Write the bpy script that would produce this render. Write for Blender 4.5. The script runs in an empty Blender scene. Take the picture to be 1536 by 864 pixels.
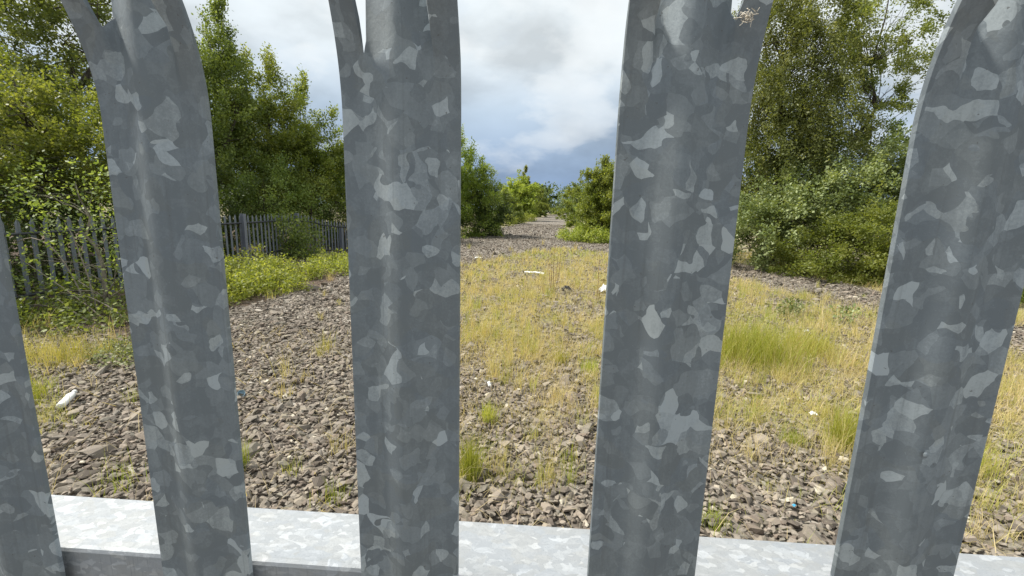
import bpy, bmesh, math, random
import numpy as np
from mathutils import Matrix, Vector
rad = math.radians
S = bpy.context.scene
COL = S.collection
rng = np.random.default_rng(7)

# ------------------------------------------------------------------ camera, sky, sun, exposure
EYE = 1.7
cam = bpy.data.cameras.new('camera')
cam.sensor_width = 36.0
cam.lens = 36.0 * 650 / 1536
cam.clip_start = 0.01
cam.clip_end = 3000
camo = bpy.data.objects.new('camera', cam)
COL.objects.link(camo)
camo.matrix_world = Matrix.Translation((0, 0, EYE)) @ Matrix.Rotation(rad(79.7), 4, 'X') @ Matrix.Rotation(rad(1.57), 4, 'Z')
S.camera = camo
S.view_settings.view_transform = 'Standard'
S.view_settings.look = 'None'
S.view_settings.exposure = 0.5
S.view_settings.gamma = 1.0
S.render.film_transparent = False
S.cycles.max_bounces = 8
S.cycles.diffuse_bounces = 4
S.cycles.transmission_bounces = 5
S.cycles.use_denoising = True

SUN_AZ, SUN_EL = rad(-85), rad(52)       # azimuth from +Y towards +X
sdir = Vector((math.sin(SUN_AZ) * math.cos(SUN_EL), math.cos(SUN_AZ) * math.cos(SUN_EL), math.sin(SUN_EL)))
sl = bpy.data.lights.new('sun', 'SUN')
sl.energy = 4.8
sl.angle = rad(8)
sl.color = (1.0, 0.95, 0.86)
slo = bpy.data.objects.new('sun', sl)
COL.objects.link(slo)
slo.rotation_euler = (-sdir).to_track_quat('-Z', 'Y').to_euler()

W = bpy.data.worlds.new('World')
S.world = W
W.use_nodes = True


class NT:
    """small node-tree helper"""
    def __init__(s, t):
        s.t = t; s.N = t.nodes; s.L = t.links
    def n(s, ty, ins=None, **kw):
        nd = s.N.new(ty)
        for k, v in kw.items():
            setattr(nd, k, v)
        if ins:
            for k, v in ins.items():
                s.set(nd.inputs[k], v)
        return nd
    def set(s, sock, v):
        if isinstance(v, bpy.types.NodeSocket):
            s.L.new(v, sock)
        else:
            sock.default_value = v
    def math(s, op, a, b=0.0, c=0.0, clamp=False):
        nd = s.N.new('ShaderNodeMath'); nd.operation = op; nd.use_clamp = clamp
        for i, v in enumerate((a, b, c)):
            s.set(nd.inputs[i], v)
        return nd.outputs[0]
    def vmath(s, op, a, b=None, scale=None):
        nd = s.N.new('ShaderNodeVectorMath'); nd.operation = op
        s.set(nd.inputs[0], a)
        if b is not None: s.set(nd.inputs[1], b)
        if scale is not None: s.set(nd.inputs['Scale'], scale)
        return nd.outputs[0]
    def mix(s, f, a, b, blend='MIX'):
        nd = s.N.new('ShaderNodeMix'); nd.data_type = 'RGBA'; nd.blend_type = blend
        s.set(nd.inputs[0], f); s.set(nd.inputs[6], a); s.set(nd.inputs[7], b)
        return nd.outputs[2]
    def ramp(s, f, stops, interp='LINEAR'):
        nd = s.N.new('ShaderNodeValToRGB'); nd.color_ramp.interpolation = interp
        e = nd.color_ramp.elements
        while len(e) > 1: e.remove(e[-1])
        for i, (p, c) in enumerate(stops):
            if not hasattr(c, '__len__'): c = (c, c, c)
            c = tuple(c) + (1,) if len(c) == 3 else c
            if i == 0: e[0].position = p; e[0].color = c
            else:
                q = e.new(p); q.color = c
        s.set(nd.inputs[0], f)
        return nd.outputs[0]
    def noise(s, vec, scale, detail=4, rough=0.5, dist=0.0, out=0):
        nd = s.n('ShaderNodeTexNoise', {'Scale': scale, 'Detail': detail, 'Roughness': rough, 'Distortion': dist})
        if vec is not None: s.L.new(vec, nd.inputs['Vector'])
        return nd.outputs[out]


def world_nodes():
    t = NT(W.node_tree); t.N.clear()
    co = t.n('ShaderNodeTexCoord').outputs['Generated']
    sky = t.n('ShaderNodeTexSky', sky_type='NISHITA', sun_disc=False, sun_elevation=SUN_EL,
              sun_rotation=SUN_AZ, air_density=1.0, dust_density=1.0)
    xyz = t.n('ShaderNodeSeparateXYZ', {0: co})
    z = xyz.outputs[2]
    zc = t.math('ADD', t.math('MAXIMUM', z, 0.0), 0.22)
    pl = t.n('ShaderNodeCombineXYZ', {0: t.math('MULTIPLY', xyz.outputs[0], 1.5), 1: t.math('MULTIPLY', xyz.outputs[1], 1.5), 2: t.math('MULTIPLY', t.math('POWER', zc, 0.8), 3.4)}).outputs[0]
    big = t.noise(pl, 1.5, 6, 0.56, 0.15)
    fine = t.noise(t.vmath('ADD', pl, (3.1, 7.7, 0)), 2.4, 8, 0.50, 0.1)
    puff = t.noise(t.vmath('ADD', pl, (11.3, 2.2, 0)), 3.0, 7, 0.50, 0.0)
    # cloud brightness by noise and by height above the horizon
    hcol = t.ramp(z, [(0.0, (0.30, 0.39, 0.52)), (0.05, (0.22, 0.31, 0.46)), (0.12, (0.28, 0.37, 0.50)), (0.20, (0.40, 0.49, 0.59)),
                      (0.30, (0.62, 0.68, 0.72)), (0.45, (0.66, 0.71, 0.73)), (1.0, (0.62, 0.66, 0.69))])
    shade = t.ramp(fine, [(0.36, 0.74), (0.45, 0.86), (0.52, 0.97), (0.60, 1.05), (0.7, 1.10)])
    cl = t.mix(1.0, hcol, shade, 'MULTIPLY')
    pm = t.ramp(puff, [(0.49, 0.0), (0.56, 0.6), (0.7, 1.0)])
    cl = t.mix(t.math('MULTIPLY', pm, t.ramp(z, [(0.0, 0.2), (0.12, 0.45), (0.2, 0.6), (0.4, 0.75)])), cl, (0.72, 0.75, 0.76, 1))
    cl10 = t.vmath('SCALE', cl, scale=9.5)
    gap = t.ramp(big, [(0.30, 0.75), (0.40, 1.0)])
    skyb = t.mix(0.45, t.vmath('SCALE', sky.outputs[0], scale=1.0), (5.0, 6.6, 8.2, 1))
    c = t.mix(gap, skyb, cl10)
    bg = t.n('ShaderNodeBackground', {'Color': c, 'Strength': 0.1})
    o = t.n('ShaderNodeOutputWorld')
    t.L.new(bg.outputs[0], o.inputs[0])


world_nodes()

# ------------------------------------------------------------------ helpers
def new_mat(name):
    m = bpy.data.materials.new(name); m.use_nodes = True
    t = NT(m.node_tree); t.N.clear()
    out = t.n('ShaderNodeOutputMaterial')
    return m, t, out


def link(name, me, parent=None, mat=None):
    o = bpy.data.objects.new(name, me); COL.objects.link(o)
    if mat is not None and me is not None and not me.materials:
        me.materials.append(mat)
    if parent is not None: o.parent = parent
    return o


def empty(name, loc=(0, 0, 0), rz=0.0):
    o = bpy.data.objects.new(name, None); COL.objects.link(o)
    o.location = loc; o.rotation_euler = (0, 0, rz); o.empty_display_size = 0.1
    return o


def tag(o, label=None, cat=None, group=None, kind=None):
    if label: o['label'] = label
    if cat: o['category'] = cat
    if group: o['group'] = group
    if kind: o['kind'] = kind
    return o


def np_mesh(name, V, F, attrs=None, smooth=False):
    """V (n,3); F (m,k) array or list of such arrays; attrs: name -> per-face float array (or ('POINT', array))"""
    Fs = F if isinstance(F, list) else [F]
    Fs = [f for f in Fs if len(f)]
    me = bpy.data.meshes.new(name)
    me.vertices.add(len(V)); me.vertices.foreach_set('co', np.asarray(V, np.float32).ravel())
    loops = np.concatenate([f.ravel() for f in Fs]).astype(np.int32)
    tot = np.concatenate([np.full(len(f), f.shape[1], np.int32) for f in Fs])
    st = np.concatenate([[0], np.cumsum(tot)[:-1]]).astype(np.int32)
    me.loops.add(len(loops)); me.loops.foreach_set('vertex_index', loops)
    me.polygons.add(len(tot)); me.polygons.foreach_set('loop_start', st)
    me.polygons.foreach_set('use_smooth', np.full(len(tot), smooth, bool))
    me.update(calc_edges=True)
    for k, v in (attrs or {}).items():
        dom = 'FACE'
        if isinstance(v, tuple): dom, v = v
        a = me.attributes.new(k, 'FLOAT', dom); a.data.foreach_set('value', np.asarray(v, np.float32))
    return me


def vn(x, y, seed=0):
    """2-D value noise in 0..1"""
    x = np.asarray(x, float); y = np.asarray(y, float)
    xi = np.floor(x).astype(np.int64); yi = np.floor(y).astype(np.int64)
    fx = x - xi; fy = y - yi
    fx = fx * fx * (3 - 2 * fx); fy = fy * fy * (3 - 2 * fy)
    def h(a, b):
        n = (a * 374761393 + b * 668265263 + seed * 1442695041) & 0xffffffff
        n = ((n ^ (n >> 13)) * 1274126177) & 0xffffffff
        return ((n ^ (n >> 16)) & 0xffff) / 65535.0
    return (h(xi, yi) * (1 - fx) + h(xi + 1, yi) * fx) * (1 - fy) + (h(xi, yi + 1) * (1 - fx) + h(xi + 1, yi + 1) * fx) * fy


def fb(x, y, seed=0):
    return (vn(x, y, seed) + 0.5 * vn(x * 2.1, y * 2.1, seed + 5) + 0.25 * vn(x * 4.3, y * 4.3, seed + 9)) / 1.75


def inpoly(x, y, P):
    x = np.asarray(x, float); y = np.asarray(y, float)
    r = np.zeros(x.shape, bool); n = len(P)
    for i in range(n):
        x1, y1 = P[i]; x2, y2 = P[(i + 1) % n]
        c = ((y1 > y) != (y2 > y)) & (x < (x2 - x1) * (y - y1) / (y2 - y1 + 1e-12) + x1)
        r ^= c
    return r


def gh(x, y):
    """ground height"""
    x = np.asarray(x, float); y = np.asarray(y, float)
    h = 0.05 * (fb(x * 0.7, y * 0.7, 3) - 0.5) + 0.10 * (fb(x * 0.18, y * 0.18, 4) - 0.5)
    h -= 0.28 * np.exp(-(((x + 6.9) / 1.6) ** 2 + ((y - 17.6) / 2.6) ** 2))
    h += 0.06 * np.exp(-((x + 7.0) / 0.8) ** 2) * (y < 15)
    return h


GM = [(-.55, 2.25), (-.75, 3.2), (-.95, 4.5), (-1.7, 8), (-1.9, 12), (-1.5, 12.8), (.8, 17.7), (2.2, 20), (3.75, 18), (6.0, 11.7), (6.75, 7.8),
      (6.6, 5), (5.8, 3), (4.5, 1.9)]
GL = [(-3.35, 2.75), (-3.75, 3.6), (-3.95, 4.2), (-4.6, 4.7), (-5.3, 5.2), (-7.4, 5.5), (-7.4, 2.4), (-5, 2.4)]
SOIL = [(-40, -5), (-7.6, 2), (-6.6, 5.2), (-4.7, 5.2), (-4.45, 6.8), (-3.9, 8.8), (-4.2, 12), (-3.6, 16), (-3.5, 30), (-9, 32), (-40, 32)]
BANKL = [(-4.3, 10), (-3.6, 14), (-3.9, 20), (-3.4, 28), (-.9, 38.4), (1.0, 52), (3.1, 70), (6.7, 104), (27, 268), (-80, 268), (-80, 20), (-7, 14), (-5.4, 12.5)]
BANKR = [(6.2, 24.5), (4.7, 27), (4.6, 36), (5.4, 47), (9, 72), (13.7, 106), (38, 268), (140, 268), (140, 2), (8.6, 2), (8.7, 10.4), (8.4, 14.5), (7.6, 20)]


def cover(x, y):
    """grass cover 0..1 (what grows there)"""
    jx = x + 0.9 * (fb(x * 1.3, y * 1.3, 11) - .5); jy = y + 0.9 * (fb(x * 1.3, y * 1.3, 12) - .5)
    m = inpoly(jx, jy, GM).astype(float)
    pat = fb(x * 1.1, y * 1.1, 21)
    right = np.clip((x - 1.2) / 1.4, 0, 1) * np.clip((9.5 - y) / 3, 0, 1)
    m *= np.clip((pat - .27 + 0.24 * right + 0.10 * (y > 9)) * 5, 0.3, 1)
    m *= np.clip(.22 + (y - np.interp(x, [-1, -.4, .1, .5, .9, 1.8, 2.4, 3, 4], [2.0, .2, 1.2, 2.7, 2.9, 2.2, 1.5, 1.4, 1.2])) * .5, .18, 1)
    m = np.maximum(m, inpoly(jx, jy, GL) * np.clip((pat - .4) * 4, .15, .7))
    m = np.maximum(m, (inpoly(jx, jy, BANKL) | inpoly(jx, jy, BANKR)).astype(float))
    m = np.maximum(m, (np.abs(x) > 60) * 1.0)
    return np.clip(m * (1 - .55 * np.clip((fb(x * 2.0 + 9, y * 2.0, 31) - .56) * 9, 0, 1)), 0, 1)


def soilf(x, y):
    jx = x + 0.7 * (fb(x * 1.3, y * 1.3, 13) - .5); jy = y + 0.7 * (fb(x * 1.3, y * 1.3, 14) - .5)
    return inpoly(jx, jy, SOIL).astype(float)


# ------------------------------------------------------------------ materials
def mat_zinc(name, scale, base, mid, lit, rough, aniso=1.0, metal=0.22, contrast=1.0, tiltamt=0.03):
    m, t, out = new_mat(name)
    co = t.n('ShaderNodeTexCoord').outputs['Object']
    oi = t.n('ShaderNodeObjectInfo').outputs['Random']
    off = t.n('ShaderNodeCombineXYZ', {0: t.math('MULTIPLY', oi, 13.7), 1: t.math('MULTIPLY', oi, 3.1), 2: t.math('MULTIPLY', oi, 29.0)}).outputs[0]
    p0 = t.vmath('ADD', co, off)
    p = t.vmath('MULTIPLY', p0, (aniso, 1.0, 1.0))
    d1 = t.vmath('SCALE', t.vmath('SUBTRACT', t.noise(p, scale * 0.9, 1.5, 0.4, out=1), (.5, .5, .5)), scale=0.95 / scale)
    q = t.vmath('ADD', p, d1)
    v1 = t.n('ShaderNodeTexVoronoi', {'Vector': q, 'Scale': scale, 'Randomness': 1.0}, voronoi_dimensions='3D')
    v2 = t.n('ShaderNodeTexVoronoi', {'Vector': t.vmath('ADD', q, (5.2, 1.3, 9.1)), 'Scale': scale * 1.55, 'Randomness': 1.0})
    v3 = t.n('ShaderNodeTexVoronoi', {'Vector': t.vmath('ADD', q, (1.2, 8.3, 2.1)), 'Scale': scale * 0.75, 'Randomness': 1.0})
    r1 = t.n('ShaderNodeSeparateColor', {0: v1.outputs['Color']})
    r2 = t.n('ShaderNodeSeparateColor', {0: v2.outputs['Color']})
    r3 = t.n('ShaderNodeSeparateColor', {0: v3.outputs['Color']})
    # tone: many near-equal darks, some mid, few light crystals; crossing layers cut them into concave patches
    a = t.ramp(r1.outputs[0], [(0.0, 0.0), (0.22, 0.10), (0.42, 0.20), (0.56, 0.38), (0.70, 0.62), (0.84, 0.90), (0.95, 1.0)], 'CONSTANT')
    b = t.ramp(r2.outputs[1], [(0.0, 0.0), (0.50, 0.15), (0.80, 0.45), (0.93, 0.95)], 'CONSTANT')
    c = t.ramp(r3.outputs[2], [(0.0, 0.0), (0.3, 0.35), (0.5, 1.0)], 'CONSTANT')
    f = t.math('MAXIMUM', t.math('MULTIPLY', a, c), t.math('MULTIPLY', b, 0.85))
    f = t.math('ADD', t.math('MULTIPLY', f, contrast), t.math('MULTIPLY', t.math('SUBTRACT', t.noise(p0, scale * 0.5, 3, .6), .5), 0.35))
    # dull speckle and vertical streaks
    sp = t.noise(p0, scale * 9, 4, 0.75)
    st = t.noise(t.vmath('MULTIPLY', p0, (1.0, 1.0, 0.05)), scale * 2.2, 4, 0.6)
    f = t.math('ADD', f, t.math('MULTIPLY', t.math('SUBTRACT', sp, .5), 0.85))
    f = t.math('ADD', f, t.math('MULTIPLY', t.math('SUBTRACT', st, .5), 0.6))
    v4 = t.n('ShaderNodeTexVoronoi', {'Vector': t.vmath('ADD', q, (7.7, 4.1, 3.3)), 'Scale': scale * 2.3, 'Randomness': 1.0})
    r4 = t.n('ShaderNodeSeparateColor', {0: v4.outputs['Color']})
    f = t.math('ADD', f, t.math('MULTIPLY', t.math('SUBTRACT', r4.outputs[0], .5), 0.10))
    f = t.math('ADD', f, t.math('MULTIPLY', t.math('SUBTRACT', r1.outputs[1], .5), 0.20))
    col = t.ramp(f, [(0.0, base), (0.5, mid), (1.0, lit)])
    col = t.mix(t.math('MULTIPLY', r3.outputs[0], 0.35), col, t.mix(1.0, col, (0.90, 0.98, 1.12, 1), 'MULTIPLY'))
    # faint runs down the metal, scuffs and bright zinc specks
    run = t.ramp(t.noise(t.vmath('MULTIPLY', p0, (1.0, 1.0, 0.03)), scale * 3.2, 3, .55), [(0.60, 0.0), (0.70, 0.30)])
    col = t.mix(run, col, (0.13, 0.145, 0.15, 1))
    scf = t.ramp(t.noise(t.vmath('MULTIPLY', p0, (1.0, 1.0, 2.5)), scale * 7, 3, .6, 1.5), [(0.72, 0.0), (0.76, 0.55)])
    col = t.mix(scf, col, (0.50, 0.53, 0.54, 1))
    # rare dirt specks
    dirt = t.ramp(t.noise(p0, scale * 5, 2, .5), [(0.73, 0.0), (0.76, 0.7)])
    col = t.mix(dirt, col, (0.12, 0.12, 0.115, 1))
    bmp = t.n('ShaderNodeBump', {'Strength': 0.22, 'Distance': 0.0006, 'Height': t.math('ADD', t.noise(p0, scale * 3, 5, .6), t.math('MULTIPLY', f, 0.6))})
    geo = t.n('ShaderNodeNewGeometry')
    rgh = t.math('ADD', t.math('MULTIPLY', sp, 0.25), rough)
    b = t.n('ShaderNodeBsdfPrincipled', {'Base Color': col, 'Metallic': metal, 'Roughness': t.math('ADD', rgh, 0.06), 'Normal': bmp.outputs[0], 'Specular IOR Level': 0.35})
    t.L.new(b.outputs[0], out.inputs[0])
    return m


M_PALE = mat_zinc('galvanised_steel_large_spangle', 90, (0.172, 0.196, 0.208), (0.246, 0.276, 0.287), (0.41, 0.452, 0.462), 0.46)
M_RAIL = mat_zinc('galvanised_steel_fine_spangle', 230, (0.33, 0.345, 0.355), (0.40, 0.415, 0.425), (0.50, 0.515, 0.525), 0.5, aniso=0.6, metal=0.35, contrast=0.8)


def mat_leaf(name, dark, mid, light, trans=0.35, rough=0.5):
    m, t, out = new_mat(name)
    tint = t.n('ShaderNodeAttribute', attribute_name='tint').outputs['Fac']
    oi = t.n('ShaderNodeObjectInfo').outputs['Random']
    col = t.ramp(tint, [(0.0, dark), (0.5, mid), (1.0, light)])
    hs = t.n('ShaderNodeHueSaturation', {'Hue': t.math('ADD', 0.49, t.math('MULTIPLY', oi, 0.02)), 'Value': t.math('ADD', 0.85, t.math('MULTIPLY', oi, 0.3)), 'Color': col})
    c = hs.outputs[0]
    p = t.n('ShaderNodeBsdfPrincipled', {'Base Color': c, 'Roughness': rough, 'Specular IOR Level': 0.35})
    tc = t.mix(1.0, c, (1.5, 1.45, 0.6, 1), 'MULTIPLY')
    tr = t.n('ShaderNodeBsdfTranslucent', {'Color': tc})
    mx = t.n('ShaderNodeMixShader', {0: trans, 1: p.outputs[0], 2: tr.outputs[0]})
    t.L.new(mx.outputs[0], out.inputs[0])
    return m


L_BRIGHT = mat_leaf('leaf_birch_yellow_green', (0.085, 0.125, 0.022), (0.185, 0.235, 0.052), (0.37, 0.40, 0.13), .45)
L_MID = mat_leaf('leaf_mid_green', (0.075, 0.112, 0.027), (0.175, 0.23, 0.062), (0.35, 0.41, 0.14), .42)
L_DARK = mat_leaf('leaf_dark_green', (0.03, 0.052, 0.014), (0.065, 0.10, 0.026), (0.13, 0.18, 0.055), .35)
L_OLIVE = mat_leaf('leaf_olive_birch', (0.076, 0.10, 0.026), (0.165, 0.195, 0.06), (0.33, 0.345, 0.15), .42)
L_SILVER = mat_leaf('leaf_silvery_green', (0.09, 0.12, 0.04), (0.20, 0.24, 0.10), (0.45, 0.48, 0.27), .32)
L_LIME = mat_leaf('leaf_lime_green', (0.12, 0.16, 0.028), (0.25, 0.295, 0.06), (0.46, 0.48, 0.16), .45)
L_FAR = mat_leaf('leaf_far_blue_green', (0.055, 0.085, 0.030), (0.11, 0.15, 0.055), (0.20, 0.25, 0.09), .3)
GRASSM = mat_leaf('grass_straw_to_green', (0.56, 0.46, 0.28), (0.50, 0.44, 0.19), (0.31, 0.36, 0.07), .35, .6)
GREENGR = mat_leaf('grass_green', (0.46, 0.41, 0.16), (0.38, 0.40, 0.08), (0.24, 0.31, 0.045), .4, .5)


def mat_bark(name, c1, c2, sc=18):
    m, t, out = new_mat(name)
    co = t.n('ShaderNodeTexCoord').outputs['Object']
    n = t.noise(t.vmath('MULTIPLY', co, (1, 1, .3)), sc, 5, .65)
    col = t.ramp(n, [(.35, c1), (.65, c2)])
    bm_ = t.n('ShaderNodeBump', {'Strength': .6, 'Distance': .01, 'Height': n})
    b = t.n('ShaderNodeBsdfPrincipled', {'Base Color': col, 'Roughness': .85, 'Normal': bm_.outputs[0]})
    t.L.new(b.outputs[0], out.inputs[0]); return m


BARK = mat_bark('bark_brown', (0.035, 0.028, 0.02), (0.11, 0.09, 0.065))
BARK_PALE = mat_bark('bark_pale', (0.10, 0.085, 0.06), (0.27, 0.24, 0.18))
TWIG = mat_bark('dead_twig', (0.16, 0.13, 0.10), (0.34, 0.30, 0.24), 40)
RUST = mat_bark('dead_dock_stem', (0.14, 0.07, 0.035), (0.30, 0.17, 0.08), 30)


def mat_plain(name, c, rough=.5, spec=.5, sub=0.0, var=.15, nsc=60):
    m, t, out = new_mat(name)
    co = t.n('ShaderNodeTexCoord').outputs['Object']
    n = t.noise(co, nsc, 4, .6)
    col = t.mix(n, tuple(x * (1 - var) for x in c) + (1,), tuple(min(1, x * (1 + var)) for x in c) + (1,))
    bm_ = t.n('ShaderNodeBump', {'Strength': .25, 'Distance': .003, 'Height': n})
    b = t.n('ShaderNodeBsdfPrincipled', {'Base Color': col, 'Roughness': rough, 'Specular IOR Level': spec, 'Normal': bm_.outputs[0]})
    t.L.new(b.outputs[0], out.inputs[0]); return m


WHITE = mat_plain('dirty_white_plastic', (.70, .71, .70), .4)
BLUE = mat_plain('pale_blue_plastic', (.45, .62, .72), .35)
CYAN = mat_plain('bright_blue_plastic', (.08, .42, .66), .35)
BLACKP = mat_plain('black_plastic', (.015, .015, .016), .5)
FENCE_FAR = mat_plain('weathered_galvanised_steel', (.19, .21, .24), .5, .4, var=.25, nsc=6)
FENCE_POST = mat_plain('weathered_galvanised_post', (.20, .215, .25), .5, .4, var=.25, nsc=6)
RAIL_FAR = mat_plain('dark_weathered_rail', (.05, .054, .06), .6, .4, var=.2, nsc=6)


def mat_stone():
    m, t, out = new_mat('ballast_stone')
    tint = t.n('ShaderNodeAttribute', attribute_name='tint').outputs['Fac']
    oi = t.n('ShaderNodeObjectInfo').outputs['Random']
    f = t.math('FRACT', t.math('ADD', tint, t.math('MULTIPLY', oi, 0.999)))
    co = t.n('ShaderNodeTexCoord').outputs['Object']
    n = t.noise(co, 55, 5, .65)
    n2 = t.noise(co, 9, 3, .5)
    col = t.ramp(f, [(0.0, (0.090, 0.075, 0.063)), (0.18, (0.155, 0.130, 0.107)), (0.34, (0.21, 0.168, 0.135)), (0.5, (0.17, 0.156, 0.130)), (0.66, (0.265, 0.222, 0.180)), (0.8, (0.225, 0.20, 0.170)), (0.98, (0.31, 0.265, 0.21)), (1.0, (0.52, 0.48, 0.39))])
    col = t.mix(1.0, col, t.ramp(n, [(.3, .72), (.7, 1.25)]), 'MULTIPLY')
    col = t.mix(t.ramp(n2, [(.55, 0.0), (.72, .5)]), col, (0.19, 0.18, 0.12, 1))
    bm_ = t.n('ShaderNodeBump', {'Strength': .5, 'Distance': .004, 'Height': n})
    b = t.n('ShaderNodeBsdfPrincipled', {'Base Color': col, 'Roughness': .85, 'Specular IOR Level': .3, 'Normal': bm_.outputs[0]})
    t.L.new(b.outputs[0], out.inputs[0]); return m


STONE = mat_stone()


def mat_ground():
    m, t, out = new_mat('ballast_soil_and_turf')
    g = t.n('ShaderNodeAttribute', attribute_name='grass').outputs['Fac']
    so = t.n('ShaderNodeAttribute', attribute_name='soil').outputs['Fac']
    co = t.n('ShaderNodeTexCoord').outputs['Object']
    vo = t.n('ShaderNodeTexVoronoi', {'Vector': co, 'Scale': 13.0})
    sep = t.n('ShaderNodeSeparateColor', {0: vo.outputs['Color']})
    gr = t.ramp(sep.outputs[0], [(0.0, (0.10, 0.085, 0.070)), (0.5, (0.175, 0.155, 0.130)), (0.85, (0.25, 0.22, 0.19)), (1.0, (0.45, 0.42, 0.37))])
    gr = t.mix(1.0, gr, t.ramp(t.noise(co, 1.3, 5, .6), [(.3, .80), (.7, 1.12)]), 'MULTIPLY')
    n1 = t.noise(co, 6, 6, .65); n2 = t.noise(co, .9, 5, .6)
    turf = t.mix(n2, (0.34, 0.28, 0.17, 1), (0.20, 0.20, 0.085, 1))
    turf = t.mix(1.0, turf, t.ramp(n1, [(.3, .55), (.7, 1.2)]), 'MULTIPLY')
    soil = t.ramp(n1, [(.3, (0.045, 0.030, 0.022)), (.6, (0.11, 0.078, 0.058)), (.8, (0.20, 0.16, 0.12))])
    gm = t.ramp(t.math('ADD', g, t.math('MULTIPLY', t.math('SUBTRACT', n1, .5), .6)), [(.45, 0.0), (.80, .80)])
    c = t.mix(gm, gr, turf)
    c = t.mix(t.ramp(t.math('ADD', so, t.math('MULTIPLY', t.math('SUBTRACT', n1, .5), .8)), [(.4, 0.0), (.6, .9)]), c, soil)
    h = t.math('ADD', t.math('MULTIPLY', vo.outputs['Distance'], -0.6), t.math('MULTIPLY', n1, .5))
    bm_ = t.n('ShaderNodeBump', {'Strength': .9, 'Distance': .05, 'Height': h})
    b = t.n('ShaderNodeBsdfPrincipled', {'Base Color': c, 'Roughness': .9, 'Specular IOR Level': .2, 'Normal': bm_.outputs[0]})
    t.L.new(b.outputs[0], out.inputs[0]); return m


GROUND = mat_ground()

# ------------------------------------------------------------------ ground sheet
def axis(lo, hi, step, far_lo, far_hi, k=1.22):
    mid = list(np.arange(lo, hi + 1e-6, step))
    s = step; a = hi
    while a < far_hi:
        s *= k; a += s; mid.append(min(a, far_hi))
    s = step; a = lo; left = []
    while a > far_lo:
        s *= k; a -= s; left.append(max(a, far_lo))
    return np.array(left[::-1] + mid)


gx = axis(-10, 10, .125, -900, 900); gy = axis(0.5, 22, .125, -60, 1500)
XX, YY = np.meshgrid(gx, gy)
nx, ny = len(gx), len(gy)
V = np.stack([XX.ravel(), YY.ravel(), gh(XX, YY).ravel()], 1)
i = np.arange(nx * ny).reshape(ny, nx)
F = np.stack([i[:-1, :-1], i[:-1, 1:], i[1:, 1:], i[1:, :-1]], -1).reshape(-1, 4)
gme = np_mesh('ground', V, F, {'grass': ('POINT', cover(V[:, 0], V[:, 1])), 'soil': ('POINT', soilf(V[:, 0], V[:, 1]))}, smooth=True)
ground = link('ground', gme, None, GROUND)
tag(ground, 'rough ground of old railway ballast, straw grass and bare soil', kind='structure')

# ------------------------------------------------------------------ near palisade fence
NF = empty('palisade_fence', (0, 0.2290, 0), math.atan(-0.052))
tag(NF, 'close galvanised palisade fence with mottled zinc pales filling the foreground', 'palisade fence')


SIDE = [-1]


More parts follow.
